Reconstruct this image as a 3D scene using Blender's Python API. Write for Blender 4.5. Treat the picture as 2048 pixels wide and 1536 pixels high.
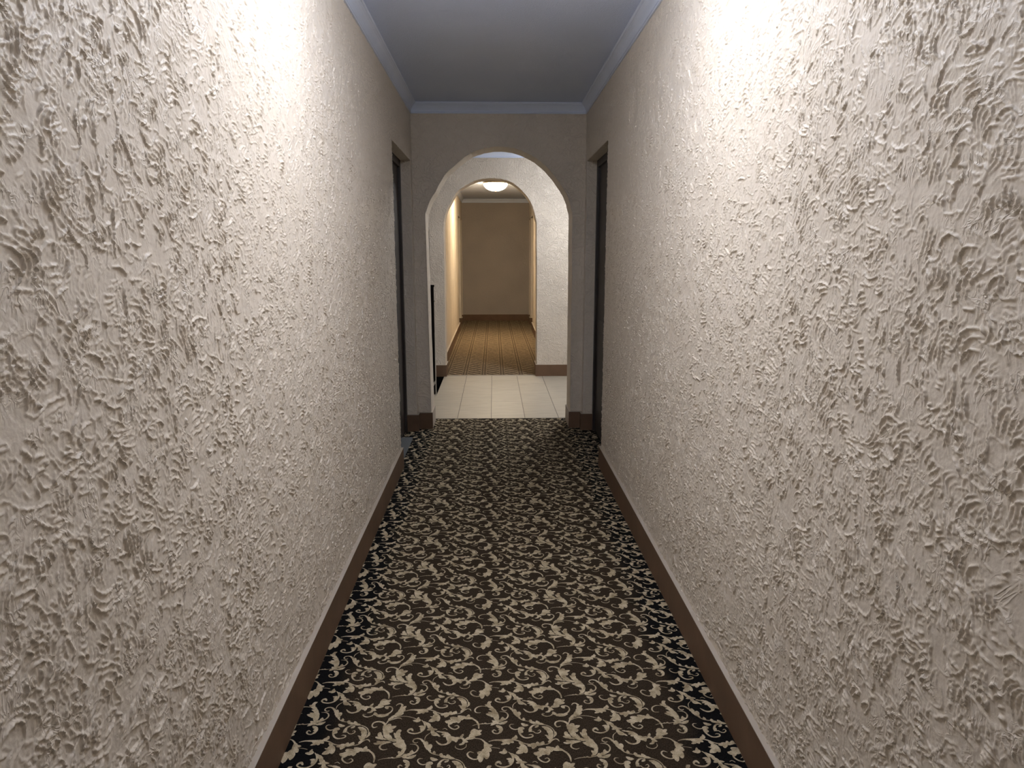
import bpy, bmesh, math, random
import numpy as np
from mathutils import Vector, Matrix
from mathutils.geometry import tessellate_polygon

# ------------------------------------------------------------------ clearing
for o in list(bpy.data.objects):
    bpy.data.objects.remove(o)
S = bpy.context.scene
COL = S.collection

# ------------------------------------------------------------------ camera
EYE = 1.46                                   # height of the phone above the carpet
PITCH, YAW, ROLL = -10.5092, 1.4817, -0.049  # degrees
FPX = 1402.32                                # focal length in pixels of the 2048 wide frame
cd = bpy.data.cameras.new('camera')
cd.sensor_fit = 'HORIZONTAL'; cd.sensor_width = 36.0; cd.lens = FPX * 36.0 / 2048.0
cd.clip_start = .02; cd.clip_end = 60
cam = bpy.data.objects.new('camera', cd); COL.objects.link(cam)
cp, sp = math.cos(math.radians(PITCH)), math.sin(math.radians(PITCH))
cy, sy = math.cos(math.radians(YAW)), math.sin(math.radians(YAW))
fw = Vector((sy*cp, cy*cp, sp)); r0 = Vector((cy, -sy, 0)); u0 = r0.cross(fw)
a = math.radians(ROLL)
rr = r0*math.cos(a) + u0*math.sin(a); uu = rr.cross(fw)
cam.matrix_world = Matrix(((rr.x, uu.x, -fw.x, 0), (rr.y, uu.y, -fw.y, 0), (rr.z, uu.z, -fw.z, EYE), (0, 0, 0, 1)))
S.camera = cam

# ------------------------------------------------------------------ world and exposure
w = bpy.data.worlds.new('world'); S.world = w; w.use_nodes = True
w.node_tree.nodes['Background'].inputs[0].default_value = (.5, .55, .65, 1)
w.node_tree.nodes['Background'].inputs[1].default_value = 0.02
S.view_settings.view_transform = 'Standard'; S.view_settings.look = 'None'
S.view_settings.exposure = 0.50; S.view_settings.gamma = 1.0
S.view_settings.use_curve_mapping = False
S.cycles.diffuse_bounces = 4; S.cycles.glossy_bounces = 2; S.cycles.max_bounces = 6
S.cycles.adaptive_threshold = .10
S.cycles.caustics_reflective = False; S.cycles.caustics_refractive = False
NEAR_LAMP = (36.0, (.955, .965, 1.0))         # strength and colour of the glass of each ceiling lamp
BACK_FILL = (3.5, (.955, .965, 1.0))  # added fill lamp, unseen behind the camera, flattens the light on the near walls
HALL_LAMP = (86.0, (.93, .955, 1.0))
FAR_LAMP = (74.0, (1.0, .80, .53))

# ------------------------------------------------------------------ measures (metres)
CEIL = 2.625
XL, XR = -.650, .746                         # plaster faces of the near corridor
Y0, Y1 = -3.2, 5.818                         # its back wall and the first arch wall
TH = .292                                    # thickness of the arch walls
YT, YC = 6.165, 8.432                        # carpet to tile, tile to far carpet
Y2, Y3 = 8.395, 15.60                        # second arch wall, end wall
HX0, HX1 = -2.3, 2.0                         # side walls of the tiled hall
DY0, DY1, DH, REC = 4.713, 5.737, 2.182, .075 # doorways of the near corridor
BH, BT = .140, .020                          # baseboard
CRZ = 2.545                                  # lower edge of the crown moulding

# ------------------------------------------------------------------ helpers
def tag(o, label=None, cat=None, group=None, kind=None):
    if label: o['label'] = label
    if cat: o['category'] = cat
    if group: o['group'] = group
    if kind: o['kind'] = kind
    return o

def obj(name, bm, mats, parent=None, smooth=False):
    me = bpy.data.meshes.new(name)
    bmesh.ops.recalc_face_normals(bm, faces=bm.faces)
    bm.to_mesh(me); bm.free()
    for m in (mats if isinstance(mats, (list, tuple)) else [mats]): me.materials.append(m)
    if smooth:
        me.polygons.foreach_set('use_smooth', [True]*len(me.polygons))
    o = bpy.data.objects.new(name, me); COL.objects.link(o)
    if parent: o.parent = parent
    return o

def empty(name, loc):
    o = bpy.data.objects.new(name, None); o.location = loc; o.empty_display_size = .05
    COL.objects.link(o); return o

def box(bm, x0, x1, y0, y1, z0, z1, mi=0, bev=0):
    vs = [bm.verts.new((x, y, z)) for x in (x0, x1) for y in (y0, y1) for z in (z0, z1)]
    fs = []
    for q in ((0,1,3,2), (4,6,7,5), (0,4,5,1), (2,3,7,6), (0,2,6,4), (1,5,7,3)):
        f = bm.faces.new([vs[i] for i in q]); f.material_index = mi; fs.append(f)
    if bev:
        es = list({e for f in fs for e in f.edges})
        bmesh.ops.bevel(bm, geom=es, offset=bev, segments=2, affect='EDGES', profile=.7)
    return fs

def lathe(bm, prof, cx, cy, seg=48, mi=0, axis='z', base=(0, 0, 0)):
    rings = []
    for (r, z) in prof:
        ring = []
        for k in range(seg):
            t = 2*math.pi*k/seg
            if axis == 'z': co = (cx + r*math.cos(t), cy + r*math.sin(t), z)
            else: co = (base[0] + z, base[1] + r*math.cos(t), base[2] + r*math.sin(t))   # axis x
            ring.append(bm.verts.new(co))
        rings.append(ring)
    for a_, b_ in zip(rings, rings[1:]):
        for k in range(seg):
            f = bm.faces.new((a_[k], a_[(k+1) % seg], b_[(k+1) % seg], b_[k])); f.material_index = mi
    for ring in (rings[0], rings[-1]):
        try: f = bm.faces.new(ring); f.material_index = mi
        except ValueError: pass

class NT:
    """small helper that builds a node material"""
    def __init__(s, name, rough=.7, spec=.3):
        s.m = bpy.data.materials.new(name); s.m.use_nodes = True
        s.t = s.m.node_tree; s.b = s.t.nodes['Principled BSDF']
        s.b.inputs['Roughness'].default_value = rough
        s.b.inputs['Specular IOR Level'].default_value = spec
        s.co = s.t.nodes.new('ShaderNodeTexCoord').outputs['Object']
    def n(s, typ, ins=None, **kw):
        nd = s.t.nodes.new(typ)
        for k, v in kw.items(): setattr(nd, k, v)
        for k, v in (ins or {}).items(): s.set(nd.inputs[k], v)
        return nd
    def set(s, sock, v):
        if isinstance(v, bpy.types.NodeSocket): s.t.links.new(v, sock)
        else: sock.default_value = v
    def math(s, op, a_, b_=0.0, c_=0.0, clamp=False):
        nd = s.n('ShaderNodeMath', {0: a_, 1: b_, 2: c_}, operation=op); nd.use_clamp = clamp
        return nd.outputs[0]
    def noise(s, scale, detail=2.0, dist=0.0, vec=None, rough=.5):
        return s.n('ShaderNodeTexNoise', {'Vector': vec or s.co, 'Scale': scale, 'Detail': detail, 'Distortion': dist, 'Roughness': rough}).outputs['Fac']
    def ramp(s, fac, stops, interp='LINEAR'):
        nd = s.n('ShaderNodeValToRGB', {'Fac': fac}); cr = nd.color_ramp; cr.interpolation = interp
        while len(cr.elements) < len(stops): cr.elements.new(.5)
        for e, (p_, c_) in zip(cr.elements, stops):
            e.position = p_; e.color = (*c_, 1) if len(c_) == 3 else c_
        return nd.outputs['Color']
    def mix(s, fac, a_, b_):
        nd = s.n('ShaderNodeMix', data_type='RGBA')
        s.set(nd.inputs['Factor'], fac)
        s.set(nd.inputs['A'], a_ if not isinstance(a_, tuple) else (*a_, 1)); s.set(nd.inputs['B'], b_ if not isinstance(b_, tuple) else (*b_, 1))
        return nd.outputs['Result']
    def mapping(s, scale=(1, 1, 1), rot=(0, 0, 0), loc=(0, 0, 0)):
        return s.n('ShaderNodeMapping', {'Vector': s.co, 'Scale': scale, 'Rotation': rot, 'Location': loc}).outputs[0]
    def bump(s, h, dist, strength=1.0, prev=None):
        nd = s.n('ShaderNodeBump', {'Height': h, 'Distance': dist, 'Strength': strength})
        if prev is not None: s.t.links.new(prev, nd.inputs['Normal'])
        return nd.outputs[0]
    def out(s, col=None, nor=None, rough=None):
        if col is not None: s.set(s.b.inputs['Base Color'], (*col, 1) if isinstance(col, tuple) else col)
        if nor is not None: s.t.links.new(nor, s.b.inputs['Normal'])
        if rough is not None: s.set(s.b.inputs['Roughness'], rough)
        return s.m

# ------------------------------------------------------------------ materials
PLASTER = (.775, .692, .588)
def plaster_fine():                          # paint on the modelled relief of the near walls
    k = NT('painted_relief_plaster', .48, .45)
    c = PLASTER
    wv = k.n('ShaderNodeTexNoise', {'Vector': k.co, 'Scale': 9.0, 'Detail': 0.0}).outputs['Color']
    add = k.n('ShaderNodeVectorMath', {0: k.co, 1: k.n('ShaderNodeVectorMath', {0: wv, 'Scale': .07}, operation='SCALE').outputs[0]}, operation='ADD').outputs[0]
    st = k.n('ShaderNodeMapping', {'Vector': add, 'Rotation': (-.95, 0, 0), 'Scale': (1, 1, .7)}).outputs[0]
    hs = None
    mk = k.noise(19, 1)
    for sc, dist, wid, amp, th in ((34, .9, 12.0, 1.0, .52), (66, .6, 8.0, .6, .49)):
        a1 = k.noise(sc, 1, dist, st)
        r = k.math('SUBTRACT', 1.0, k.math('MULTIPLY', k.math('ABSOLUTE', k.math('SUBTRACT', a1, .5)), wid), clamp=True)
        m = k.math('MULTIPLY', k.math('SUBTRACT', mk, th), 7.0, clamp=True)
        r = k.math('MULTIPLY', k.math('MULTIPLY', r, m), amp)
        hs = r if hs is None else k.math('MAXIMUM', hs, r)
    n = k.bump(k.math('ADD', hs, k.math('MULTIPLY', k.noise(230, 1), .16)), .0021, .8)
    return k.out(c, n)
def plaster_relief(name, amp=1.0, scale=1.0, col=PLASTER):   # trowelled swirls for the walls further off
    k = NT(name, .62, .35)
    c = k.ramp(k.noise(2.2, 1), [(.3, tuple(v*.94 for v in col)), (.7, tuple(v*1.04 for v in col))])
    wv = k.n('ShaderNodeTexNoise', {'Vector': k.co, 'Scale': 5.0*scale, 'Detail': 1.0}).outputs['Color']
    add = k.n('ShaderNodeVectorMath', {0: k.co, 1: k.n('ShaderNodeVectorMath', {0: wv, 'Scale': .12}, operation='SCALE').outputs[0]}, operation='ADD').outputs[0]
    a1 = k.noise(26*scale, 1, .9, add)
    rid = k.math('SUBTRACT', 1.0, k.math('MULTIPLY', k.math('ABSOLUTE', k.math('SUBTRACT', a1, .5)), 9.0), clamp=True)
    a2 = k.noise(11*scale, 1, 1.6, add)
    rid2 = k.math('SUBTRACT', 1.0, k.math('MULTIPLY', k.math('ABSOLUTE', k.math('SUBTRACT', a2, .48)), 14.0), clamp=True)
    h = k.math('ADD', k.math('MULTIPLY', rid, k.noise(4, 0)), k.math('MULTIPLY', rid2, .7))
    n = k.bump(k.math('ADD', h, k.math('MULTIPLY', k.noise(120, 1), .12)), .006*amp, .9)
    return k.out(c, n)
def flat_paint(name, col, rough=.6, amp=.0005, sc=40, spec=.3):
    k = NT(name, rough, spec)
    c = k.ramp(k.noise(3, 2), [(.3, tuple(v*.95 for v in col)), (.7, tuple(v*1.04 for v in col))])
    return k.out(c, k.bump(k.noise(sc, 2), amp, .6))
def ceiling_mat():
    k = NT('ceiling_rolled_paint', .45, .4)
    c = k.ramp(k.noise(1.5, 2), [(.3, (.67, .76, .985)), (.7, (.71, .795, .99))])
    n = k.bump(k.noise(150, 3, .5), .0035, .8)
    n = k.bump(k.noise(45, 2, .6, k.mapping((1, 2.6, 1))), .003, .6, n)
    return k.out(c, n)
def brown_mat():
    k = NT('brown_base_paint', .55, .35)
    c = k.ramp(k.noise(6, 4, .6), [(.25, (.135, .080, .048)), (.75, (.185, .110, .066))])
    return k.out(c, k.bump(k.noise(60, 2), .0006, .5))
def wood_dark():
    k = NT('dark_brown_door_paint', .45, .4)
    c = k.ramp(k.noise(5, 4, .8, k.mapping((1, 8, .6))), [(.3, (.030, .024, .022)), (.7, (.042, .033, .030))])
    return k.out(c, k.bump(k.noise(30, 2, 0, k.mapping((1, 10, .5))), .0005, .5))
def carpet_base():
    k = NT('carpet_ground_weave', .95, .05)
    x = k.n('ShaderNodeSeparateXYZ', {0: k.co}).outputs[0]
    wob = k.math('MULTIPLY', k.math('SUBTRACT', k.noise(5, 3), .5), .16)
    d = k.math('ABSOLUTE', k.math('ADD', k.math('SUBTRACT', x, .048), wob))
    mid_fac = k.n('ShaderNodeMapRange', {0: d, 1: .60, 2: .50, 3: 0.0, 4: 1.0}, interpolation_type='SMOOTHSTEP').outputs[0]
    base = k.mix(mid_fac, (.0075, .0075, .008), (.042, .030, .020))  # near-black along both walls, brown down the middle
    thr = k.n('ShaderNodeTexNoise', {'Vector': k.mapping((420, 160, 1)), 'Scale': 1.0, 'Detail': 1.0}).outputs['Fac']
    f = k.n('ShaderNodeMapRange', {0: thr, 1: .3, 2: .7, 3: .45, 4: 1.55}).outputs[0]
    c = k.n('ShaderNodeVectorMath', {0: base, 'Scale': f}, operation='SCALE').outputs[0]
    return k.out(c, k.bump(thr, .001, .6))
def carpet_scroll():
    k = NT('carpet_scroll_yarn', .95, .05)
    a1 = k.noise(38, 2, .4)
    c = k.ramp(a1, [(.32, (.33, .26, .165)), (.5, (.50, .41, .275)), (.68, (.62, .525, .37))])
    thr = k.n('ShaderNodeTexNoise', {'Vector': k.mapping((420, 260, 1)), 'Scale': 1.0, 'Detail': 1.0}).outputs['Fac']
    f = k.n('ShaderNodeMapRange', {0: thr, 1: .3, 2: .7, 3: .72, 4: 1.22}).outputs[0]
    c = k.n('ShaderNodeVectorMath', {0: c, 'Scale': f}, operation='SCALE').outputs[0]
    return k.out(c, k.bump(thr, .001, .6))
def carpet_far():
    k = NT('carpet_bands_of_dashes', .95, .05)
    sx = k.n('ShaderNodeSeparateXYZ', {0: k.co}); x, y = sx.outputs[0], sx.outputs[1]
    u = k.math('FRACT', k.math('DIVIDE', k.math('ADD', x, 5.0), .23))
    inb = k.math('GREATER_THAN', u, .34)
    dash = k.math('FRACT', k.math('ADD', k.math('DIVIDE', y, .15), k.math('MULTIPLY', u, 1.6)))
    d1 = k.math('LESS_THAN', dash, .42)
    dot = k.math('MULTIPLY', k.math('LESS_THAN', k.math('FRACT', k.math('DIVIDE', y, .10)), .62), k.math('GREATER_THAN', k.math('SINE', k.math('MULTIPLY', u, 45.0)), .1))
    pat = k.math('ADD', k.math('MULTIPLY', inb, d1), k.math('MULTIPLY', k.math('SUBTRACT', 1.0, inb), dot), clamp=True)
    pat = k.math('MULTIPLY', pat, k.n('ShaderNodeMapRange', {0: k.noise(30, 2), 1: .35, 2: .6, 3: .25, 4: .85}).outputs[0])
    c = k.mix(pat, (.115, .085, .055), (.42, .32, .20))
    return k.out(c, k.bump(k.noise(200, 2), .001, .5))
def tile_mat():
    k = NT('floor_tile_beige', .42, .45)
    # columns .305 wide run along the corridor; rows are staggered
    sx = k.n('ShaderNodeSeparateXYZ', {0: k.co}); x, y = sx.outputs[0], sx.outputs[1]
    cx_ = k.math('DIVIDE', k.math('ADD', x, .028+.305*20), .305)
    col = k.math('FLOOR', cx_); fx = k.math('FRACT', cx_)
    cy_ = k.math('ADD', k.math('DIVIDE', k.math('ADD', y, -6.165+6.1), .61), k.math('MULTIPLY', col, .34))
    row = k.math('FLOOR', cy_); fy = k.math('FRACT', cy_)
    ex = k.math('MULTIPLY', k.math('MINIMUM', fx, k.math('SUBTRACT', 1.0, fx)), .305)
    ey = k.math('MULTIPLY', k.math('MINIMUM', fy, k.math('SUBTRACT', 1.0, fy)), .61)
    gx = k.math('LESS_THAN', ex, .0028); gy = k.math('LESS_THAN', ey, .0022)
    g = k.math('MAXIMUM', gx, k.math('MULTIPLY', gy, .45))
    cell = k.n('ShaderNodeCombineXYZ', {0: col, 1: row}).outputs[0]
    rnd = k.n('ShaderNodeTexWhiteNoise', {'Vector': cell}, noise_dimensions='3D').outputs['Value']
    vein = k.noise(5, 5, .5, k.mapping((1.0, 6.0, 1)), .6)
    base = k.ramp(vein, [(.25, (.39, .345, .27)), (.5, (.47, .42, .335)), (.75, (.52, .47, .38))])
    f = k.n('ShaderNodeMapRange', {0: rnd, 3: .93, 4: 1.06}).outputs[0]
    base = k.n('ShaderNodeVectorMath', {0: base, 'Scale': f}, operation='SCALE').outputs[0]
    c = k.mix(g, base, (.10, .080, .062))
    return k.out(c, k.bump(k.math('SUBTRACT', 1.0, g), .0015, .8))
def metal(name, col, rough=.3):
    k = NT(name, rough, .5); k.b.inputs['Metallic'].default_value = 1.0
    return k.out(col, k.bump(k.noise(50, 2), .0002, .3))
def glow(name, spec):
    k = NT(name, .3, .5)
    k.b.inputs['Emission Color'].default_value = (*spec[1], 1); k.b.inputs['Emission Strength'].default_value = spec[0]
    return k.out(k.ramp(k.noise(8, 2), [(.3, (.80, .78, .74)), (.7, (.84, .82, .78))]))

M_FINE = plaster_fine()
M_FAR = plaster_relief('trowelled_plaster', .6, 1.15)
M_MID = plaster_relief('trowelled_plaster_swirled', .8, 1.5)
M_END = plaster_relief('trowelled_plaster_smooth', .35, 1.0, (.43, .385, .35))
M_LEDGE = flat_paint('plaster_ledge_paint', (.50, .44, .37), .6, .001, 30)
M_CROWN = flat_paint('crown_paint', (.76, .83, .985), .4, .0002, 60, .45)
M_CEIL = ceiling_mat(); M_BROWN = brown_mat(); M_DOOR = wood_dark()
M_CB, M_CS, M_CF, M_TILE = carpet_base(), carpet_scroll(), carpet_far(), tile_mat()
M_STONE = flat_paint('grey_sill_stone', (.16, .17, .175), .5)
M_PALE = flat_paint('pale_strip_paint', (.50, .48, .43), .5)
M_BLACK = flat_paint('dark_stair_paint', (.012, .010, .009), .9, .0005, 40, .08)
M_BRASS = metal('dull_brass', (.45, .34, .18)); M_STEEL = metal('bright_steel', (.75, .74, .70), .2)
M_STRIP = metal('dark_edge_strip', (.14, .13, .12), .45)

# ------------------------------------------------------------------ large structure
def solid_wall(bm, axis, c0, c1, a0, a1, z0, z1):
    if axis == 'x': box(bm, c0, c1, a0, a1, z0, z1)
    else: box(bm, a0, a1, c0, c1, z0, z1)

def smooth_noise(shape, cell, rng):
    ny, nz = shape
    gy, gz = int(ny/cell)+3, int(nz/cell)+3
    g = rng.random((gy, gz))
    y = np.arange(ny)/cell; z = np.arange(nz)/cell
    iy, iz = y.astype(int), z.astype(int); fy, fz = y-iy, z-iz
    fy = fy*fy*(3-2*fy); fz = fz*fz*(3-2*fz)
    a = g[iy][:, iz]; b = g[iy+1][:, iz]; c = g[iy][:, iz+1]; d = g[iy+1][:, iz+1]
    return (a*(1-fy[:, None])+b*fy[:, None])*(1-fz[None]) + (c*(1-fy[:, None])+d*fy[:, None])*fz[None]

def aniso_noise(ny, nz, step, cu, cv, ang, rng, warp=0.0, wcell=.05):
    """value noise whose cells measure cu by cv metres, turned by ang, with domain warping"""
    Y = (np.arange(ny)*step)[:, None]; Z = (np.arange(nz)*step)[None]
    wy = (smooth_noise((ny, nz), wcell/step, rng)-.5)*warp; wz = (smooth_noise((ny, nz), wcell/step, rng)-.5)*warp
    Yw, Zw = Y+wy, Z+wz
    ca, sa = math.cos(ang), math.sin(ang)
    u = (Yw*ca+Zw*sa)/cu; v = (-Yw*sa+Zw*ca)/cv
    u = u-u.min()+1; v = v-v.min()+1
    g = rng.random((int(u.max())+3, int(v.max())+3)).astype(np.float32)
    iu, iv = u.astype(int), v.astype(int); fu, fv = u-iu, v-iv
    fu = fu*fu*(3-2*fu); fv = fv*fv*(3-2*fv)
    return (g[iu, iv]*(1-fu)+g[iu+1, iv]*fu)*(1-fv) + (g[iu, iv+1]*(1-fu)+g[iu+1, iv+1]*fu)*fv

def stucco(y0, y1, z0, z1, step, seed, lean):
    """height field of trowelled plaster: broken contour ridges, short curved strokes and small fans"""
    rng = np.random.default_rng(seed)
    ny, nz = int((y1-y0)/step)+2, int((z1-z0)/step)+2
    H = smooth_noise((ny, nz), .035/step, rng)*.0012 + smooth_noise((ny, nz), .012/step, rng)*.0006 + smooth_noise((ny, nz), .0055/step, rng)*.00035
    calm = smooth_noise((ny, nz), .11/step, rng)*.5 + smooth_noise((ny, nz), .035/step, rng)*.5
    act = np.clip((calm-.22)/.16, 0, 1)
    # thin broken ridges that follow the contours of warped noise
    for cu, cv, ang, hgt, wd in ((.050, .022, lean, .0026, .05), (.034, .020, lean-.9, .0022, .055)):
        n = aniso_noise(ny, nz, step, cu, cv, ang, rng, .030, .030)
        m = aniso_noise(ny, nz, step, cu*.8, cv*1.2, ang+.4, rng, .02, .03)
        d = n-.5
        r = np.where(d > 0, np.exp(-(d/(wd*.45))**2), np.exp(-(d/wd)**2))
        H = np.maximum(H, H*.5 + r*hgt*np.clip((m-.46)*4.5, 0, 1)*(.25+.75*act))
    area = (y1-y0)*(z1-z0)
    nclu = int(area*2300)
    cyv, czv = rng.random(nclu)*(y1-y0), rng.random(nclu)*(z1-z0)
    ang_f = smooth_noise((ny, nz), .16/step, rng)
    for i in range(nclu):
        yy, zz = cyv[i], czv[i]
        jy, jz = min(int(yy/step), ny-1), min(int(zz/step), nz-1)
        if act[jy, jz] < .5 and rng.random() < .8: continue
        base = lean + (ang_f[jy, jz]-.5)*2.4 + rng.normal(0, .5)
        if rng.random() < .25: base += math.pi/2
        fan = 1 if rng.random() < .80 else int(rng.integers(3, 6))
        L0 = .008 + .024*rng.random()**1.5
        curv = rng.normal(0, 18)
        gap = .009 + .007*rng.random()
        hb = .0019 + .0036*rng.random()**1.4
        sgn = 1 if rng.random() < .5 else -1
        ph, kf = rng.random()*6.3, 250+300*rng.random()
        for k in range(fan):
            t = base + (k-(fan-1)/2)*.16*sgn + rng.normal(0, .08)
            off = (k-(fan-1)/2)*gap
            ca, sa = math.cos(t), math.sin(t)
            oy, oz = yy - sa*off, zz + ca*off
            L = L0*(.6+.8*rng.random()); w1 = .0011+.0009*rng.random(); w2 = w1*(1.2+1.5*rng.random())
            if rng.random() < .5: w1, w2 = w2, w1
            R = L+.005
            a0, a1 = max(int((oy-R)/step), 0), min(int((oy+R)/step)+2, ny)
            b0, b1 = max(int((oz-R)/step), 0), min(int((oz+R)/step)+2, nz)
            if a1-a0 < 2 or b1-b0 < 2: continue
            Yg = (np.arange(a0, a1)*step-oy)[:, None]; Zg = (np.arange(b0, b1)*step-oz)[None]
            u = Yg*ca+Zg*sa; v = -Yg*sa+Zg*ca - curv*u*u - .0007*np.sin(u*kf+ph+k)
            ww = np.where(v > 0, w1, w2)
            tp = np.clip(1-(u/L)**2, 0, 1)**.6*(.88+.12*np.sin(u*kf*1.7+ph))
            hh = hb*(.7+.6*rng.random())*tp*np.exp(-(v/ww)**2)
            P = H[a0:a1, b0:b1]
            H[a0:a1, b0:b1] = np.maximum(P, hh+np.minimum(P, .0012)*.7)
    n = aniso_noise(ny, nz, step, .0105, .0062, lean, rng, .012, .02)
    H = H + np.exp(-((n-.5)/.13)**2)*.0005*(.3+.7*act)*smooth_noise((ny, nz), .02/step, rng)*1.6
    H = H*1.25
    cap = .0070
    H = np.where(H > cap, cap+(H-cap)*.25, H)
    return H

def relief_wall(name, xs, sgn, seed, lean):
    """one long corridor wall: modelled relief in front of a solid body with the doorway cut out"""
    step = .0021
    ya, yb, za, zb = .60, Y1, BH-.02, CRZ+.03
    H = stucco(ya, yb, za, zb, step, seed, lean)
    ny, nz = H.shape
    verts, faces = [], []
    tot = 0
    def patch(iy, iz):
        nonlocal tot
        iy = np.asarray(iy); iz = np.asarray(iz)
        h = H[iy][:, iz].copy() + .0004
        h[0, :] = h[-1, :] = 0; h[:, 0] = h[:, -1] = 0      # skirt: closes the sheet onto the body
        Y = ya+iy*step; Z = za+iz*step
        Y[0] = Y[1]; Y[-1] = Y[-2]; Z[0] = Z[1]; Z[-1] = Z[-2]
        V = np.empty((len(iy), len(iz), 3)); V[..., 0] = xs + sgn*h; V[..., 1] = Y[:, None]; V[..., 2] = Z[None]
        verts.append(V.reshape(-1, 3))
        n1, n2 = len(iy), len(iz)
        a_ = (np.arange(n1-1)[:, None]*n2+np.arange(n2-1)[None]).ravel()+tot
        q = np.stack([a_, a_+n2, a_+n2+1, a_+1] if sgn > 0 else [a_, a_+1, a_+n2+1, a_+n2], 1)
        faces.append(q); tot += n1*n2
    jd0, jd1 = int((DY0-ya)/step), int((DY1-ya)/step)+1
    near = list(range(0, int((1.8-ya)/step))); far = list(range(int((1.8-ya)/step), jd0+1, 2))
    iy = near+far
    if iy[-1] != jd0: iy.append(jd0)
    iy = [iy[0]]+iy+[iy[-1]]
    zfull = list(range(nz)); zfull = [0]+zfull+[nz-1]
    patch(iy, zfull)
    kd = int((DH-za)/step)+1
    iy2 = list(range(jd0, ny, 2)); iy2 = [iy2[0]]+iy2+[iy2[-1]]
    zt = list(range(kd, nz, 2)); zt = [zt[0]]+zt+[zt[-1]]
    patch(iy2, zt)
    iy3 = list(range(jd1, ny, 2)); iy3 = [iy3[0]]+iy3+[iy3[-1]]
    zb_ = list(range(0, kd+1, 2)); zb_ = [zb_[0]]+zb_+[zb_[-1]]
    patch(iy3, zb_)
    # solid body behind
    bm = bmesh.new()
    xo = xs - sgn*.30
    lo, hi = min(xs, xo), max(xs, xo)
    box(bm, lo, hi, Y0, DY0, 0, CEIL); box(bm, lo, hi, DY0, DY1, DH, CEIL); box(bm, lo, hi, DY1, Y1+.05, 0, CEIL)
    me0 = bpy.data.meshes.new('t'); bm.to_mesh(me0); bm.free()
    bv = np.empty(len(me0.vertices)*3); me0.vertices.foreach_get('co', bv); bv = bv.reshape(-1, 3)
    bf = np.array([list(p_.vertices) for p_ in me0.polygons])+tot
    bpy.data.meshes.remove(me0)
    nrel = sum(len(f) for f in faces)
    V = np.concatenate(verts+[bv]).astype(np.float32); F = np.concatenate(faces+[bf]).astype(np.int32)
    me = bpy.data.meshes.new(name)
    me.vertices.add(len(V)); me.vertices.foreach_set('co', V.ravel())
    me.loops.add(F.size); me.loops.foreach_set('vertex_index', F.ravel())
    me.polygons.add(len(F)); me.polygons.foreach_set('loop_start', np.arange(0, F.size, 4, dtype=np.int32))
    try: me.polygons.foreach_set('loop_total', np.full(len(F), 4, dtype=np.int32))
    except Exception: pass
    sm = np.zeros(len(F), dtype=bool); sm[:nrel] = True
    mi = np.zeros(len(F), dtype=np.int32); mi[nrel:] = 1
    me.update(calc_edges=True)
    me.polygons.foreach_set('use_smooth', sm); me.polygons.foreach_set('material_index', mi)
    me.materials.append(M_FINE); me.materials.append(M_FAR)
    me.update()
    o = bpy.data.objects.new(name, me); COL.objects.link(o)
    return tag(o, kind='structure')

relief_wall('wall_left', XL, 1, 11, 2.15)
relief_wall('wall_right', XR, -1, 29, 2.15)

def struct(name, bm, mats, smooth=False):
    return tag(obj(name, bm, mats, None, smooth), kind='structure')

# wall behind the camera
bm = bmesh.new(); box(bm, XL-.3, XR+.3, Y0-.2, Y0, 0, CEIL); struct('wall_back', bm, M_FAR)

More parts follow.
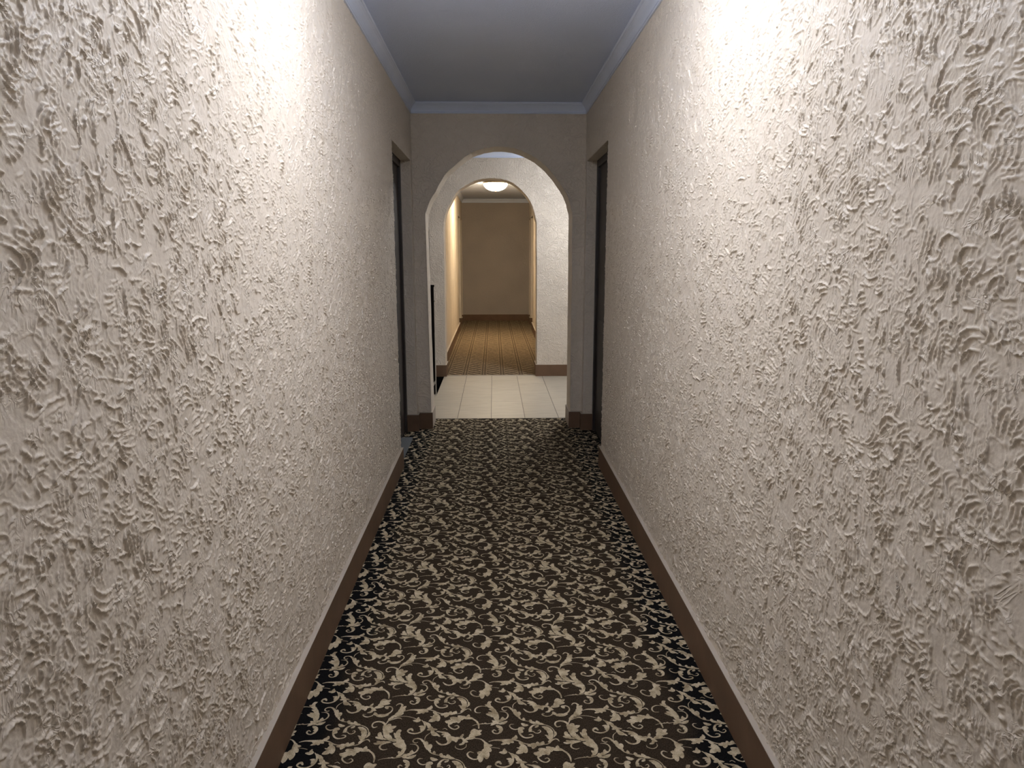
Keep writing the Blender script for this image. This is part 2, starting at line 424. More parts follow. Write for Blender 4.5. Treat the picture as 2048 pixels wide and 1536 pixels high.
def arch_wall(name, y0, y1, x0, x1, outline, mat):
    """wall with an arched opening; the outline runs from the left jamb foot over the crown to the right jamb foot"""
    rng = random.Random(5)
    pts = []
    for (a_, b_) in zip(outline, outline[1:]):             # Catmull-Rom refinement
        i = outline.index(a_)
        p0 = outline[i-1] if i > 1 else (a_[0], 2*a_[1]-b_[1])
        p3 = outline[i+2] if i+2 < len(outline)-1 else (b_[0], 2*b_[1]-a_[1])
        n = 5 if i > 0 and i < len(outline)-2 else 14
        for k in range(n):
            t = k/n
            f = lambda c: .5*((2*a_[c])+(-p0[c]+b_[c])*t+(2*p0[c]-5*a_[c]+4*b_[c]-p3[c])*t*t+(-p0[c]+3*a_[c]-3*b_[c]+p3[c])*t**3)
            if i == 0 or i == len(outline)-2: q = (a_[0]+(b_[0]-a_[0])*t, a_[1]+(b_[1]-a_[1])*t)
            else: q = (f(0), f(1))
            pts.append((q[0]+rng.uniform(-.002, .002), q[1]+(rng.uniform(-.002, .002) if q[1] > .02 else 0)))
    pts.append(outline[-1])
    bm = bmesh.new()
    ring_f = [bm.verts.new((x, y0, z)) for x, z in pts]
    ring_b = [bm.verts.new((x, y1, z)) for x, z in pts]
    top = []
    for x, z in pts:
        xc = min(max(x, x0), x1)
        top.append((xc, CEIL))
    tf = [bm.verts.new((x, y0, z)) for x, z in top]; tb = [bm.verts.new((x, y1, z)) for x, z in top]
    n = len(pts)
    # side slabs
    first_arc = 14; last_arc = n-15
    L0, L1 = bm.verts.new((x0, y0, 0)), bm.verts.new((x0, y0, CEIL))
    R0, R1 = bm.verts.new((x1, y0, 0)), bm.verts.new((x1, y0, CEIL))
    l0, l1 = bm.verts.new((x0, y1, 0)), bm.verts.new((x0, y1, CEIL))
    r0_, r1_ = bm.verts.new((x1, y1, 0)), bm.verts.new((x1, y1, CEIL))
    for ring, tp, a0, a1, b0, b1 in ((ring_f, tf, L0, L1, R0, R1), (ring_b, tb, l0, l1, r0_, r1_)):
        bm.faces.new([a0] + ring[:first_arc+1] + [tp[first_arc], a1])
        for k in range(first_arc, last_arc):
            bm.faces.new((ring[k], ring[k+1], tp[k+1], tp[k]))
        bm.faces.new([tp[last_arc]] + ring[last_arc:] + [b0, b1])
    for k in range(n-1):
        bm.faces.new((ring_f[k], ring_b[k], ring_b[k+1], ring_f[k+1]))
    bm.faces.new((L0, L1, l1, l0)); bm.faces.new((R0, r0_, r1_, R1))
    bm.faces.new([L1]+tf[first_arc:last_arc+1]+[R1, r1_]+tb[first_arc:last_arc+1][::-1]+[l1])
    bmesh.ops.triangulate(bm, faces=[f for f in bm.faces if len(f.verts) > 4])
    return struct(name, bm, mat)

ARCH1 = [(-.534, 0), (-.549, 1.76), (-.5155, 1.863), (-.4655, 1.945), (-.377, 2.085), (-.222, 2.220), (-.102, 2.276), (.041, 2.299),
         (.196, 2.279), (.376, 2.190), (.517, 2.043), (.605, 1.90), (.641, 1.76), (.646, 0)]
ARCH2 = [(-.588, 0), (-.578, 1.80), (-.556, 1.92), (-.5006, 2.035), (-.4056, 2.180), (-.266, 2.268), (-.150, 2.308), (-.018, 2.320),
         (.120, 2.306), (.254, 2.252), (.399, 2.110), (.470, 1.97), (.508, 1.80), (.519, 0)]
arch_wall('wall_front', Y1, Y1+TH, HX0-.2, HX1+.2, ARCH1, M_FAR)
arch_wall('wall_middle', Y2, Y2+TH, HX0-.2, HX1+.2, ARCH2, M_MID)

# hall side walls
bm = bmesh.new(); box(bm, HX0-.2, HX0, Y1+TH, Y2, 0, CEIL); struct('wall_left.001', bm, M_FAR)
bm = bmesh.new(); box(bm, HX1, HX1+.2, Y1+TH, Y2, 0, CEIL); struct('wall_right.001', bm, M_FAR)

# far corridor: slightly spreading side walls with doorways near its end
FD = [(13.75, 14.70), (15.02, 15.50)]        # doorways: near and far edge
def far_x(side, y):
    t = (y-8.687)/(15.6-8.687)
    return -.650-.032*t if side < 0 else .700+.078*t
def far_wall(name, side):
    bm = bmesh.new()
    def seg(ya, yb, z0, z1):
        xa, xb = far_x(side, ya), far_x(side, yb)
        q = [(xa, ya), (xb, yb), (xb+side*.3, yb), (xa+side*.3, ya)]
        lo = [bm.verts.new((x, y, z0)) for x, y in q]; hi = [bm.verts.new((x, y, z1)) for x, y in q]
        bm.faces.new(lo); bm.faces.new(hi)
        for k in range(4): bm.faces.new((lo[k], lo[(k+1) % 4], hi[(k+1) % 4], hi[k]))
    y = Y2+TH
    for a_, b_ in FD:
        seg(y, a_, 0, CEIL); seg(a_, b_, DH, CEIL); y = b_
    seg(y, Y3+.02, 0, CEIL)
    return struct(name, bm, M_FAR)
far_wall('wall_left.002', -1); far_wall('wall_right.002', 1)
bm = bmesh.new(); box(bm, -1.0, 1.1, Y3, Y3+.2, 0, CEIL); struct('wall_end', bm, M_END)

# ceilings
def ceil(name, x0, x1, y0, y1):
    bm = bmesh.new(); box(bm, x0, x1, y0, y1, CEIL, CEIL+.15); struct(name, bm, M_CEIL)
ceil('ceiling', XL-.3, XR+.3, Y0-.2, Y1+TH/2); ceil('ceiling.001', HX0-.2, HX1+.2, Y1+TH/2, Y2+TH/2); ceil('ceiling.002', -1.0, 1.1, Y2+TH/2, Y3+.2)

# ------------------------------------------------------------------ scroll carpet of the near corridor
MOTIF = {'C':[('s',[(2296,18175,10),(2429,18227,12),(2558,18246,16),(2599,18256,30),(2638,18250,14),(2689,18271,34),(2741,18248,22),(2830,18261,14),(2963,18302,18),(3035,18357,22)]),('p',[(2979,18302),(3045,18425),(3090,18401),(3177,18444),(3246,18580),(3283,18510),(3334,18474),(3246,18374),(3142,18320),(2990,18268)]),('s',[(3311,18429,20),(3391,18530,26),(3420,18657,26),(3373,18769,22),(3284,18823,18),(3154,18829,6)]),('p',[(2989,18257),(3152,18286),(3397,18370),(3319,18236),(3219,18206),(3110,18220)]),('p',[(3033,21150),(3172,21108),(3238,21000),(3224,20863),(3161,20766),(3111,20795),(3160,20893),(3102,20923),(3139,21002),(3056,21054)]),('s',[(3188,20836,30),(3088,20754,26),(2983,20771,26),(2923,20857,28),(2968,20927,24),(3034,20882,12)]),('p',[(3113,19926),(3221,19962),(3284,20093),(3315,20012),(3372,19932),(3289,19843),(3206,19858)]),('s',[(2812,20401,12),(2959,20452,26),(3135,20453,44),(3308,20437,62),(3451,20452,52),(3591,20449,30),(3739,20390,26),(3880,20291,24),(4028,20241,24),(4189,20261,26),(4310,20252,18)]),('p',[(3490,20479),(3597,20600),(3644,20669),(3685,20598),(3681,20515),(3573,20449)]),('p',[(3200,20418),(3305,20415),(3549,20409),(3572,20326),(3467,20329),(3420,20249),(3357,20292),(3281,20253),(3177,20256),(3258,20335)]),('p',[(3715,20350),(3798,20320),(3871,20237),(3956,20128),(3975,19942),(3927,19865),(3848,19906),(3769,19843),(3617,19860),(3692,20002),(3768,20040),(3641,20110),(3727,20107),(3780,20213)]),('p',[(4106,20285),(4228,20281),(4295,20361),(4349,20278),(4472,20370),(4501,20247),(4383,20183),(4260,20173),(4210,20094),(4131,20043),(4097,20137),(3965,20181),(4059,20219)]),('s',[(4460,20221,10),(4567,20232,14),(4668,20297,18),(4772,20458,16)]),('p',[(4083,21362),(4143,21390),(4182,21300),(4283,21253),(4317,21341),(4425,21234),(4553,21143),(4476,21122),(4322,21173),(4163,21198),(4086,21273)]),('p',[(4461,21044),(4572,21056),(4686,20995),(4770,20878),(4798,20735),(4786,20568),(4740,20459),(4688,20350),(4607,20298),(4661,20433),(4571,20602),(4529,20658),(4659,20599),(4647,20711),(4604,20854),(4519,20971)]),('s',[(4533,21138,14),(4666,21076,16),(4786,20958,18),(4847,20776,16),(4821,20567,12)]),('p',[(4865,20818),(4909,20690),(4857,20594),(4795,20526),(4859,20678)]),('s',[(4697,20350,20),(4824,20456,24),(4909,20440,26),(4952,20357,10)]),('s',[(4367,21119,12),(4211,21109,28),(4121,21010,40),(4081,20882,44),(4133,20824,24),(4186,20823,18),(4237,20756,18),(4330,20734,20),(4416,20808,20),(4386,20888,14),(4329,20839,6)]),('p',[(4156,20952),(4113,20811),(4040,20807),(4083,20897)]),('p',[(4240,21021),(4364,21105),(4371,21047),(4271,20992)]),('p',[(3733,21006),(3866,21046),(3923,20958),(3842,20903),(3877,20789),(3799,20749),(3757,20764),(3731,20878)]),('s',[(3742,20949,24),(3743,20821,34),(3787,20679,34),(3859,20579,32),(3940,20535,30),(4046,20538,30),(4146,20580,30),(4164,20652,24),(4090,20684,20),(4034,20666,6)]),('p',[(3822,21222),(3960,21174),(4058,21113),(3940,21058),(3858,21104)]),('s',[(3752,20957,18),(3630,20923,24),(3514,20984,24),(3459,21100,22),(3506,21172,18),(3597,21169,6)]),('s',[(3379,18906,12),(3324,18872,20),(3236,18934,22),(3250,19030,22),(3356,19075,26),(3466,19036,34),(3540,18938,44)]),('p',[(3526,18998),(3595,18924),(3648,18947),(3689,18898),(3701,18779),(3789,18812),(3839,18728),(3789,18589),(3808,18473),(3724,18544),(3644,18639),(3587,18782),(3542,18902)]),('s',[(3754,18532,30),(3818,18438,22),(3917,18367,18),(4069,18324,12)]),('p',[(3913,18516),(3969,18388),(3867,18398)]),('s',[(3730,19323,6),(3628,19214,14),(3583,19093,14),(3587,18972,6)]),('s',[(3170,19438,30),(3114,19515,50),(3042,19479,40),(3019,19404,28),(3112,19327,30),(3275,19298,34),(3419,19364,34),(3506,19491,36),(3527,19669,36),(3475,19825,26),(3404,19918,16)]),('p',[(3326,19636),(3467,19670),(3498,19542),(3461,19417),(3385,19470),(3439,19493),(3372,19546),(3451,19569)]),('p',[(3466,19877),(3560,19823),(3654,19768),(3717,19638),(3800,19534),(3940,19467),(3819,19445),(3853,19357),(3968,19254),(4045,19130),(3955,19181),(3806,19185),(3757,19285),(3733,19435),(3601,19451),(3662,19513),(3598,19641),(3535,19771)]),('p',[(3893,19393),(4041,19377),(4203,19347),(4305,19270),(4380,19145),(4502,19093),(4651,19089),(4688,19186),(4752,19246),(4758,19159),(4697,19075),(4791,19048),(4670,19027),(4597,18993),(4552,18862),(4483,18924),(4406,18950),(4349,18832),(4279,18810),(4287,18929),(4240,19027),(4224,19112),(4128,19127),(4194,19211),(4061,19215),(4172,19274),(4049,19327)]),('s',[(4094,19476,8),(4168,19511,14),(4240,19446,10)]),('s',[(4329,18856,44),(4243,18792,36),(4124,18772,36),(4021,18829,36),(3935,18939,16)]),('s',[(4673,19040,20),(4811,18992,24),(4977,18995,20)]),('p',[(4816,19011),(4920,19106),(4970,19252),(4982,19376),(5072,19474),(5147,19434),(5205,19395),(5326,19404),(5251,19269),(5313,19218),(5196,19147),(5091,19126),(5123,19052),(4991,18982)]),('p',[(4728,18990),(4810,18987),(4914,18864),(4811,18843),(4757,18750),(4627,18753),(4724,18822),(4761,18916)]),('s',[(4860,18771,8),(4849,18653,14),(4747,18563,18),(4634,18566,18),(4537,18638,14),(4536,18709,6)]),('p',[(4143,19863),(4226,19890),(4338,19932),(4288,20008),(4328,20067),(4546,20031),(4533,20122),(4698,20102),(4805,20054),(4888,20173),(4933,20051),(5054,19957),(4924,19931),(4742,19951),(4645,19879),(4582,19748),(4512,19794),(4401,19767),(4306,19682),(4237,19742),(4166,19788)]),('s',[(5000,19965,30),(5135,19836,36),(5209,19657,32),(5220,19483,22)]),('s',[(4275,19771,28),(4275,19624,30),(4368,19506,28),(4490,19460,26),(4595,19552,24),(4538,19640,20),(4464,19605,8)])],'A':[('s',[(2026,19658,16),(1922,19623,26),(1860,19727,28),(1894,19850,30),(2015,19904,34),(2149,19874,40),(2243,19794,44),(2281,19664,40)]),('p',[(2219,19730),(2287,19651),(2360,19778),(2445,19775),(2467,19672),(2637,19680),(2573,19567),(2466,19520),(2563,19479),(2534,19380),(2432,19370),(2471,19270),(2545,19195),(2572,19072),(2594,18987),(2491,19014),(2402,19101),(2328,19176),(2277,19325),(2243,19476),(2222,19602)]),('p',[(2533,19098),(2662,19070),(2804,19018),(2928,18966),(3009,18845),(3054,18702),(3038,18540),(2975,18381),(2902,18315),(2802,18284),(2863,18384),(2854,18430),(2836,18534),(2927,18497),(2944,18612),(2886,18660),(2795,18709),(2707,18782),(2623,18891),(2755,18899),(2714,18960),(2599,18963),(2528,19049)]),('p',[(2599,19366),(2666,19302),(2678,19439),(2752,19512),(2817,19472),(2786,19361),(2803,19200),(2876,19064),(2976,18953),(2899,18991),(2775,19047),(2683,19106),(2631,19217)]),('p',[(2124,19379),(2185,19402),(2225,19302),(2306,19128),(2428,19040),(2331,19055),(2202,19082),(2106,19109),(2047,19184),(2147,19193),(2106,19280)]),('p',[(2036,18907),(2152,18916),(2127,19000),(2241,18985),(2404,18980),(2565,18952),(2413,18908),(2294,18876),(2209,18843),(2110,18834)]),('s',[(2579,18928,12),(2410,18889,25),(2289,18829,30),(2255,18735,32),(2294,18648,26),(2394,18603,20),(2494,18636,8)]),('s',[(2485,20686,8),(2538,20769,26),(2629,20780,30),(2707,20694,34)]),('p',[(2682,20751),(2708,20624),(2828,20663),(2794,20539),(2816,20429),(2745,20349),(2785,20321),(2737,20214),(2608,20151),(2500,20114),(2422,20037),(2362,19959),(2322,19987),(2376,20091),(2495,20221),(2583,20380),(2633,20516),(2651,20640)]),('s',[(2368,19933,16),(2487,20003,18),(2614,20053,24),(2700,20050,26),(2758,19996,8)]),('s',[(2399,19985,10),(2531,20087,12),(2745,20139,12),(2950,20120,12),(3114,20057,12),(3210,20002,14)]),('s',[(2354,19960,36),(2306,19831,18),(2286,19728,10)]),('s',[(2181,20556,20),(2235,20651,28),(2346,20620,22),(2395,20495,22),(2334,20333,30),(2185,20235,30),(2009,20207,10)]),('p',[(1849,20373),(1960,20249),(2187,20256),(2324,20239),(2174,20123),(1984,20128),(1904,20197),(1806,20266)]),('s',[(1809,20199,10),(1639,20132,20),(1522,20180,22),(1475,20254,16),(1563,20273,8)]),('p',[(2119,20640),(2228,20671),(2249,20526),(2179,20528)])],'B':[('p',[(-244,20958),(-137,20955),(-190,20843),(-171,20731),(-66,20589),(21,20423),(81,20260),(88,20047),(36,19866),(-49,19779),(-176,19744),(-100,19896),(-134,19988),(-15,19972),(-83,20131),(-187,20187),(-334,20311),(-222,20348),(-257,20403),(-153,20401),(-66,20371),(-170,20483),(-241,20553),(-118,20563),(-294,20678),(-375,20792),(-296,20804)]),('s',[(-322,20693,12),(-498,20712,20),(-637,20632,26),(-686,20497,28),(-632,20387,22),(-492,20377,8)]),('s',[(-784,19188,16),(-619,19159,20),(-453,19106,24),(-320,18935,40),(-286,18793,60)]),('p',[(-354,19007),(-222,18885),(-109,18835),(-205,18767),(-140,18649),(-156,18557),(-220,18559),(-203,18377),(-281,18245),(-345,18313),(-386,18382),(-391,18225),(-468,18117),(-533,18229),(-567,18319),(-521,18431),(-572,18546),(-445,18588),(-366,18701)]),('s',[(-518,18273,26),(-660,18250,26),(-805,18348,30),(-857,18485,28),(-780,18574,24),(-667,18521,8)]),('s',[(-157,18742,8),(-28,18727,10),(101,18689,12)])]}
def carpet():
    U = np.array
    AV, BV, HV = U((.5762, -.0122)), U((0, .2976)), U((-.3034, .158))
    px2m = .0001755                                     # one tracing unit across the weave
    def shape_mesh(items):
        V, T = [], []
        def add(vs, ts):
            b = len(V); V.extend(vs); T.extend([tuple(i+b for i in t) for t in ts])
        def cr(P, n):                                   # Catmull-Rom
            out = []
            for i in range(len(P)-1):
                p0, p1, p2, p3 = P[max(i-1, 0)], P[i], P[i+1], P[min(i+2, len(P)-1)]
                for k in range(n):
                    t = k/n
                    out.append(.5*((2*p1)+(-p0+p2)*t+(2*p0-5*p1+4*p2-p3)*t*t+(-p0+3*p1-3*p2+p3)*t**3))
            out.append(P[-1]); return out
        for idx, (kind, pts) in enumerate(items):
            zi = idx*.00002
            if kind == 'p':
                P = [U(q[:2])*1e-4 for q in pts]
                if abs(P[0]-P[-1]).sum() < 1e-5: P.pop()
                A2 = sum(P[k][0]*P[(k+1) % len(P)][1]-P[(k+1) % len(P)][0]*P[k][1] for k in range(len(P)))
                sg = 1 if A2 > 0 else -1; P0 = P
                for amt in (.13, .09, .055, .03, 0):    # scalloped edges: every side bulges a little outwards
                    Q = []
                    for k in range(len(P0)):
                        a_, b_ = P0[k], P0[(k+1) % len(P0)]; dd = b_-a_; ln = np.linalg.norm(dd)
                        nn = U((dd[1], -dd[0]))*sg
                        Q.append(a_)
                        if ln > .003 and amt:
                            for t_ in (.25, .5, .75): Q.append(a_+dd*t_+nn*min(amt, .0016/ln)*4*t_*(1-t_))
                    P = Q
                    tr = tessellate_polygon([[Vector((q[0], q[1], 0)) for q in P]])
                    ar = sum(abs((P[b][0]-P[a][0])*(P[c][1]-P[a][1])-(P[c][0]-P[a][0])*(P[b][1]-P[a][1])) for a, b, c in tr)
                    aq = abs(sum(P[k][0]*P[(k+1) % len(P)][1]-P[(k+1) % len(P)][0]*P[k][1] for k in range(len(P))))
                    if abs(ar-aq) < .003*aq: break
                else: print('leaf outline crosses itself', kind, idx, ar, aq)
                add([(q[0], q[1], zi) for q in P], tr)
            else:
                P = cr([U((q[0]*1e-4, q[1]*1e-4, q[2]*px2m)) for q in pts], 4)
                vs = []
                for i, q in enumerate(P):
                    d = (P[min(i+1, len(P)-1)]-P[max(i-1, 0)])[:2]; d = d/(np.linalg.norm(d)+1e-9)
                    nn = U((-d[1], d[0]))*max(q[2], .0008)/2
                    vs += [(q[0]+nn[0], q[1]+nn[1], zi), (q[0]-nn[0], q[1]-nn[1], zi)]
                ts = []
                for i in range(len(P)-1):
                    ts += [(2*i, 2*i+1, 2*i+3), (2*i, 2*i+3, 2*i+2)]
                add(vs, ts)
                for e in (P[0], P[-1]):                 # round ends
                    r = max(e[2], .0012)/2
                    ring = [(e[0]+r*math.cos(k*math.pi/4), e[1]+r*math.sin(k*math.pi/4), zi+.00001) for k in range(8)]
                    add([(e[0], e[1], zi+.00001)]+ring, [(0, 1+k, 1+(k+1) % 8) for k in range(8)])
        return np.array(V, dtype=np.float64), np.array(T, dtype=np.int64)
    parts = [(shape_mesh(MOTIF['C']), (0, 0)), (shape_mesh(MOTIF['C']), HV), (shape_mesh(MOTIF['A']), (0, 0)), (shape_mesh(MOTIF['B']), (0, 0))]
    Vs, Fs, tot = [], [], 0
    x0, x1, y0, y1 = XL-REC-.02, XR+REC+.02, Y0, YT
    for i in range(-4, 5):
        for j in range(-22, 24):
            off0 = AV*i+BV*j
            for pi_, ((V, T), o2) in enumerate(parts):
                off = off0+np.array(o2)
                W = V.copy(); W[:, :2] += off; W[:, 2] += pi_*.000005
                if W[:, 0].max() < x0 or W[:, 0].min() > x1 or W[:, 1].max() < y0 or W[:, 1].min() > y1: continue
                Vs.append(W); Fs.append(T+tot); tot += len(V)
    V = np.concatenate(Vs); F = np.concatenate(Fs)
    bad = ~((V[:, 0] > x0) & (V[:, 0] < x1) & (V[:, 1] > y0))
    F = F[~bad[F].any(1)]
    # trim at the tile edge: keep triangles whose centre lies on the carpet, clamp the rest
    cen = V[F].mean(1); F = F[cen[:, 1] < y1-.001]
    V[:, 1] = np.minimum(V[:, 1], y1-.001)
    # doorway pockets and arch piers: pattern hidden under walls is dropped
    cen = V[F].mean(1)
    def inside(c):
        a_ = (c[:, 0] > XL-.0) & (c[:, 0] < XR+.0) & (c[:, 1] < Y1)
        b_ = (c[:, 1] > DY0) & (c[:, 1] < DY1)
        d_ = (c[:, 1] >= Y1) & (c[:, 0] > -.54) & (c[:, 0] < .65)
        return a_ | b_ | d_
    F = F[inside(cen)]
    used = np.unique(F); remap = np.full(len(V), -1); remap[used] = np.arange(len(used))
    V = V[used]; F = remap[F]
    V[:, 2] += .0012
    # face normals up
    n = np.cross(V[F[:, 1]]-V[F[:, 0]], V[F[:, 2]]-V[F[:, 0]])[:, 2]
    F[n < 0] = F[n < 0][:, ::-1]
    bm = bmesh.new()
    box(bm, XL-REC-.05, XR+REC+.05, Y0, YT, -.04, 0)
    me0 = bpy.data.meshes.new('t'); bmesh.ops.recalc_face_normals(bm, faces=bm.faces); bm.to_mesh(me0); bm.free()
    bv = [tuple(v.co) for v in me0.vertices]; bf = [tuple(p_.vertices) for p_ in me0.polygons]
    bpy.data.meshes.remove(me0)
    me = bpy.data.meshes.new('floor')
    me.from_pydata(bv+V.tolist(), [], bf+[tuple(int(q)+len(bv) for q in t) for t in F])
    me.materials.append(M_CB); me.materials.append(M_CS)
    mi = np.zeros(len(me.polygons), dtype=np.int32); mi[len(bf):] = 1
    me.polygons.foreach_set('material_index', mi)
    o = bpy.data.objects.new('floor', me); COL.objects.link(o)
    return tag(o, kind='structure')
carpet()

# tiled hall floor with the stair opening at its left, far carpet, edge strips
SX = -.605; SY0 = 7.28
bm = bmesh.new()
box(bm, SX, HX1, YT, YC, -.04, .001); box(bm, HX0, SX, YT, SY0, -.04, .001); 
struct('floor.001', bm, M_TILE)
bm = bmesh.new(); box(bm, -.9, 1.0, YC, Y3+.02, -.04, .004); struct('floor.002', bm, M_CF)
bm = bmesh.new(); box(bm, -.55, .66, YT-.010, YT+.004, -.01, .0035, 0, .001); struct('trim_4', bm, M_STRIP)
bm = bmesh.new(); box(bm, -.588, .519, YC-.012, YC+.012, -.01, .007, 0, .002); struct('trim_5', bm, M_LEDGE)

# crown mouldings: one mitred loop per room
CROWN = [(0, CRZ), (.011, CRZ), (.0135, CRZ+.005), (.011, CRZ+.0105), (.008, CRZ+.0125), (.0125, CRZ+.0135), (.0125, CRZ+.019), (.009, CRZ+.0205),
         (.012, CRZ+.025), (.017, CRZ+.035), (.025, CRZ+.048), (.034, CRZ+.058), (.0415, CRZ+.063), (.0415, CRZ+.0665), (.047, CRZ+.068), (.0505, CRZ+.072),
         (.0505, CRZ+.0775), (.047, CEIL+.001), (0, CEIL+.001)]
def crown(name, corner):                                # corner(d) -> four (x, y)
    bm = bmesh.new()
    rings = [[bm.verts.new((x, y, z)) for x, y in corner(d)] for d, z in CROWN]
    m = len(CROWN)
    for k in range(m):
        A_, B_ = rings[k], rings[(k+1) % m]
        for c in range(4): bm.faces.new((A_[c], A_[(c+1) % 4], B_[(c+1) % 4], B_[c]))
    return struct(name, bm, M_CROWN)
crown('trim_1', lambda d: [(XL+d, Y0+d), (XR-d, Y0+d), (XR-d, Y1-d), (XL+d, Y1-d)])
crown('trim_2', lambda d: [(HX0+d, Y1+TH+d), (HX1-d, Y1+TH+d), (HX1-d, Y2-d), (HX0+d, Y2-d)])
crown('trim_3', lambda d: [(far_x(-1, 8.687)+d, Y2+TH+d), (far_x(1, 8.687)-d, Y2+TH+d), (far_x(1, Y3)-d, Y3-d), (far_x(-1, Y3)+d, Y3-d)])

# ------------------------------------------------------------------ baseboards: brown face, plaster-coloured top
def base_poly(bm, q, seed=1):
    """q: footprint polygon (x, y) counter-clockwise; brown body with a pale skim of plaster on top"""
    lo = [bm.verts.new((x, y, 0)) for x, y in q]; hi = [bm.verts.new((x, y, BH)) for x, y in q]
    t = [bm.verts.new((x, y, BH+.003)) for x, y in q]
    n = len(q)
    bm.faces.new(lo)
    for k in range(n):
        bm.faces.new((lo[k], lo[(k+1) % n], hi[(k+1) % n], hi[k]))
        f = bm.faces.new((hi[k], hi[(k+1) % n], t[(k+1) % n], t[k])); f.material_index = 1
    f = bm.faces.new(t); f.material_index = 1
def base(name, polys):
    bm = bmesh.new()
    for q in polys: base_poly(bm, q)
    return struct(name, bm, [M_BROWN, M_LEDGE])
def rect(x0, x1, y0, y1): return [(x0, y0), (x1, y0), (x1, y1), (x0, y1)]
base('baseboard_left', [rect(XL-.004, XL+BT, Y0, DY0)])
base('baseboard_right', [rect(XR-BT, XR+.004, Y0, DY0)])
base('baseboard_front', [
    [(XL-REC, DY1-BT), (XL+BT, DY1-BT), (XL+BT, Y1-BT), (-.534+.012, Y1-BT), (-.534+.012, Y1+.005), (XL-.004, Y1+.005), (XL-.004, DY1+.004), (XL-REC, DY1+.004)],
    [(XR+REC, DY1-BT), (XR+REC, DY1+.004), (XR+.004, DY1+.004), (XR+.004, Y1+.005), (.646-.012, Y1+.005), (.646-.012, Y1-BT), (XR-BT, Y1-BT), (XR-BT, DY1-BT)]])
# plaster-coloured skirting inside the first arch
bm = bmesh.new()
box(bm, -.536, -.522, Y1+.005, Y1+TH-.005, 0, BH, 0, .002); box(bm, .634, .650, Y1+.005, Y1+TH-.005, 0, BH, 0, .002)
struct('baseboard_arch', bm, M_LEDGE)
base('baseboard_middle', [
    [(.519-.016, Y2-BT), (HX1, Y2-BT), (HX1, Y2+.004), (.519+.004, Y2+.004), (.519+.004, Y2+TH), (.519-.016, Y2+TH)],
    [(-.70, Y2-BT), (-.588+.016, Y2-BT), (-.588+.016, Y2+TH), (-.592, Y2+TH), (-.592, Y2+.004), (-.70, Y2+.004)]])
def far_base(side):
    out = []; y = Y2+TH
    for (a_, b_) in FD+[(Y3, Y3)]:
        xa, xb = far_x(side, y), far_x(side, a_)
        q = [(xa+side*.004, y), (xa-side*BT, y), (xb-side*BT, a_), (xb+side*.004, a_)]
        if y > 14:      # piers between doorways: the board turns into the reveal
            q = [(xa+side*REC, y-BT), (xa-side*BT, y-BT), (xb-side*BT, a_), (xb+side*.004, a_), (xa+side*.004, y+.004), (xa+side*REC, y+.004)]
        out.append(q); y = b_
    return out
base('baseboard_left.001', far_base(-1)); base('baseboard_right.001', far_base(1))
base('baseboard_end', [rect(-.69, .79, Y3-BT, Y3+.004)])

# ------------------------------------------------------------------ doors
def door(name, side, xw, ya, yb, label, sill=None, knob=True):
    """a dark painted flush door set back in its plastered reveal; side -1 = in the left wall"""
    s = side; xf = xw+s*REC
    bm = bmesh.new()                          # leaf with a shallow raised border
    X = lambda a_, b_: (min(xf+s*a_, xf+s*b_), max(xf+s*a_, xf+s*b_))
    e = .055
    box(bm, *X(.018, .060), ya+e, yb-e, .012, DH-e)
    for (za, zb) in ((.22, .95), (1.08, 1.98)):
        box(bm, *X(.012, .020), ya+e+.13, yb-e-.13, za, zb, 0, .003)
    d = tag(obj(name, bm, M_DOOR), kind='structure')
    bm = bmesh.new()
    box(bm, *X(0, .07), ya, ya+e, 0, DH, 0, .002); box(bm, *X(0, .07), yb-e, yb, 0, DH, 0, .002); box(bm, *X(0, .07), ya+e, yb-e, DH-e, DH, 0, .002)
    obj('door_frame', bm, M_DOOR, d)
    bm = bmesh.new(); box(bm, *X(.059, .22), ya-.0, yb+.0, 0, DH); obj('door_backing', bm, M_DOOR, d)
    if knob:
        bm = bmesh.new()
        lathe(bm, [(.026, 0), (.026, -s*.006), (.010, -s*.010), (.010, -s*.030), (.022, -s*.038), (.027, -s*.050), (.022, -s*.062), (.006, -s*.066)], 0, 0, 20, 0, 'x', (xf+s*.018, ya+e+.07, 1.0))
        obj('door_knob', bm, M_BRASS, d, True)
    if sill:
        bm = bmesh.new(); box(bm, *X(-REC+.006, .02), ya+.002, yb-.26, -.005, .014, 0, .003)
        obj('door_sill', bm, sill, d)
    return d
door('door_1', -1, XL, DY0, DY1, '', M_STONE)
door('door_2', 1, XR, DY0, DY1, '')
door('door_3', -1, far_x(-1, 14.2), *FD[0], '', knob=False)
door('door_4', 1, far_x(1, 14.2), *FD[0], '', knob=False)
door('door_5', -1, far_x(-1, 15.25), *FD[1], '', knob=False)
door('door_6', 1, far_x(1, 15.25), *FD[1], '', knob=False)

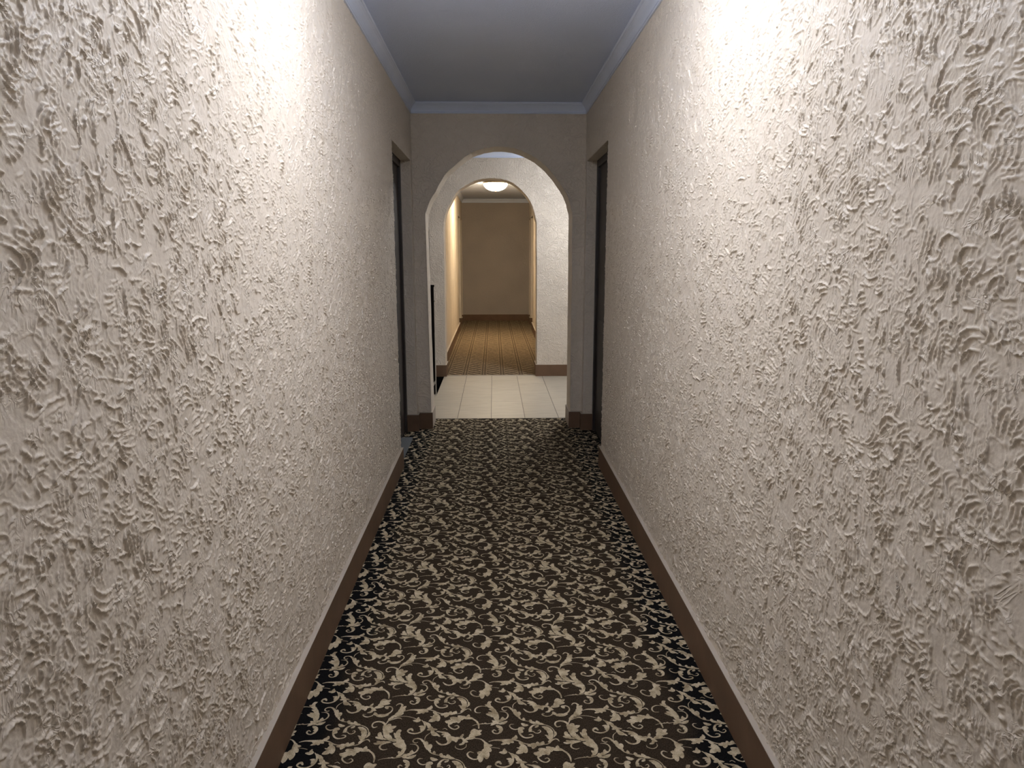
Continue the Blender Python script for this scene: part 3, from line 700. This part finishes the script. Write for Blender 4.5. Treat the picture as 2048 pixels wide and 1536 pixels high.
# ------------------------------------------------------------------ ceiling lamps
def bowl_lamp(x, y, spec, label, r=.165, depth=.125, stem=.12):
    """semi-flush lamp: a shallow opal bowl on a short stem"""
    t = empty('ceiling_lamp', (x, y, CEIL)); tag(t, label, 'ceiling lamp', 'shallow bowl lamps of the near corridor')
    bm = bmesh.new(); lathe(bm, [(.075, .0), (.075, -.014), (.062, -.022), (.012, -.026), (.012, -stem+.004), (.03, -stem+.002), (.03, -stem)], 0, 0, 40)
    obj('lamp_stem', bm, M_BRASS, t, True)
    bm = bmesh.new(); prof = [(.01, -stem), (r*.9, -stem), (r, -stem-.006)]
    for k in range(1, 13):
        a_ = k/12*math.pi/2
        prof.append((max(r*math.cos(a_), .006), -stem-.006-(depth-.006)*math.sin(a_)))
    lathe(bm, prof, 0, 0, 28)
    obj('lamp_glass', bm, glow('lamp_bowl_glass', spec), t, True)
    return t
def dome_lamp(x, y, spec, label, r=.20, drop=.125, cat='ceiling lamp', stem=0.0):
    t = empty('ceiling_lamp', (x, y, CEIL)); tag(t, label, cat, 'dome ceiling lamps beyond the first arch')
    bm = bmesh.new()
    lathe(bm, [(r*.86, .0), (r*.90, -.006), (r*1.0, -.020), (r*1.02, -.030), (r*.97, -.034)], 0, 0, 56)
    if stem: lathe(bm, [(.012, -.03), (.012, -.034-stem)], 0, 0, 16)
    obj('lamp_pan', bm, M_BRASS, t, True)
    bm = bmesh.new(); prof = []
    for k in range(13):
        a_ = k/12*math.pi/2
        prof.append((max(r*.96*math.cos(a_), .008), -stem-.032-(drop-.032)*math.sin(a_)))
    lathe(bm, prof, 0, 0, 36)
    obj('lamp_glass', bm, glow('lamp_glass_%s' % ('warm' if spec is FAR_LAMP else 'white'), spec), t, True)
    bm = bmesh.new(); dd = drop+stem; lathe(bm, [(.008, -dd+.004), (.012, -dd-.004), (.009, -dd-.012), (.003, -dd-.018)], 0, 0, 20)
    obj('finial', bm, M_BRASS, t, True)
    return t
LY = 2.15
bowl_lamp(.045, LY, NEAR_LAMP, 'white bowl lamp hanging above the scroll carpet of the near corridor, just above the frame')
bowl_lamp(.045, -1.3, BACK_FILL, 'added white bowl lamp for fill light, unseen behind the viewpoint')
dome_lamp(.040, 11.9, FAR_LAMP, 'glowing dome ceiling lamp seen through both arches in the far corridor', .205, .15)
dome_lamp(1.10, 7.30, HALL_LAMP, 'cool white dome ceiling lamp over the tiled hall between the arches', .16, .11)

# ------------------------------------------------------------------ stair opening and its railing post in the hall
bm = bmesh.new()
for k in range(4):                              # treads going down to the left, away from the tiles
    box(bm, HX0+.01, SX-.02-.26*k, SY0, Y2-.003, -.19*(k+1)-.03, -.19*(k+1)+.0)
box(bm, HX0+.01, SX, SY0-.02, SY0, -1.1, -.041); box(bm, HX0+.01, HX0+.03, SY0, Y2-.003, -1.1, 0); box(bm, SX-.02, SX, SY0, Y2-.003, -1.1, -.041); box(bm, HX0+.01, SX, Y2-.003, Y2+.02, -1.1, -.001)
tag(obj('staircase', bm, M_BLACK), 'dark stairs going down in the floor opening left of the beige tiles', 'stairs')
t = empty('stair_railing', (-.64, 7.24, 0)); tag(t, 'slim dark railing post with small bright knob, beside the left jamb of the first arch', 'railing')
bm = bmesh.new(); box(bm, -.030, .027, -.018, .018, .02, 1.128, 0, .003); obj('newel_post', bm, M_BLACK, t)
bm = bmesh.new(); box(bm, -.034, .033, -.024, .024, 1.128, 1.150, 0, .006); obj('post_cap', bm, M_BLACK, t)
bm = bmesh.new(); lathe(bm, [(.004, 0), (.004, .008), (.009, .012), (.009, .018), (.003, .021)], 0, 0, 16, 0, 'x', (.0265, -.012, .985)); tag(obj('knob', bm, M_STEEL, t, True), 'bright steel knob')
bm = bmesh.new(); box(bm, .0272, .034, -.022, .014, .0, .66, 0, .001); tag(obj('edge_strip', bm, M_PALE, t), 'pale edge strip')
bm = bmesh.new()
q = [(.027, .165), (.027, .130), (-.060, -.0), (-.085, -.0)]
lo = [bm.verts.new((x, -.024, z)) for x, z in q]; hi = [bm.verts.new((x, -.019, z)) for x, z in q]
bm.faces.new(lo); bm.faces.new(hi[::-1])
for k in range(4): bm.faces.new((lo[k], lo[(k+1) % 4], hi[(k+1) % 4], hi[k]))
tag(obj('brace', bm, M_PALE, t), 'pale diagonal brace')
bm = bmesh.new()                                # the rail runs along the front edge of the opening
box(bm, -1.60, -.029, -.016, .016, 1.04, 1.08, 0, .004); obj('handrail', bm, M_BLACK, t)
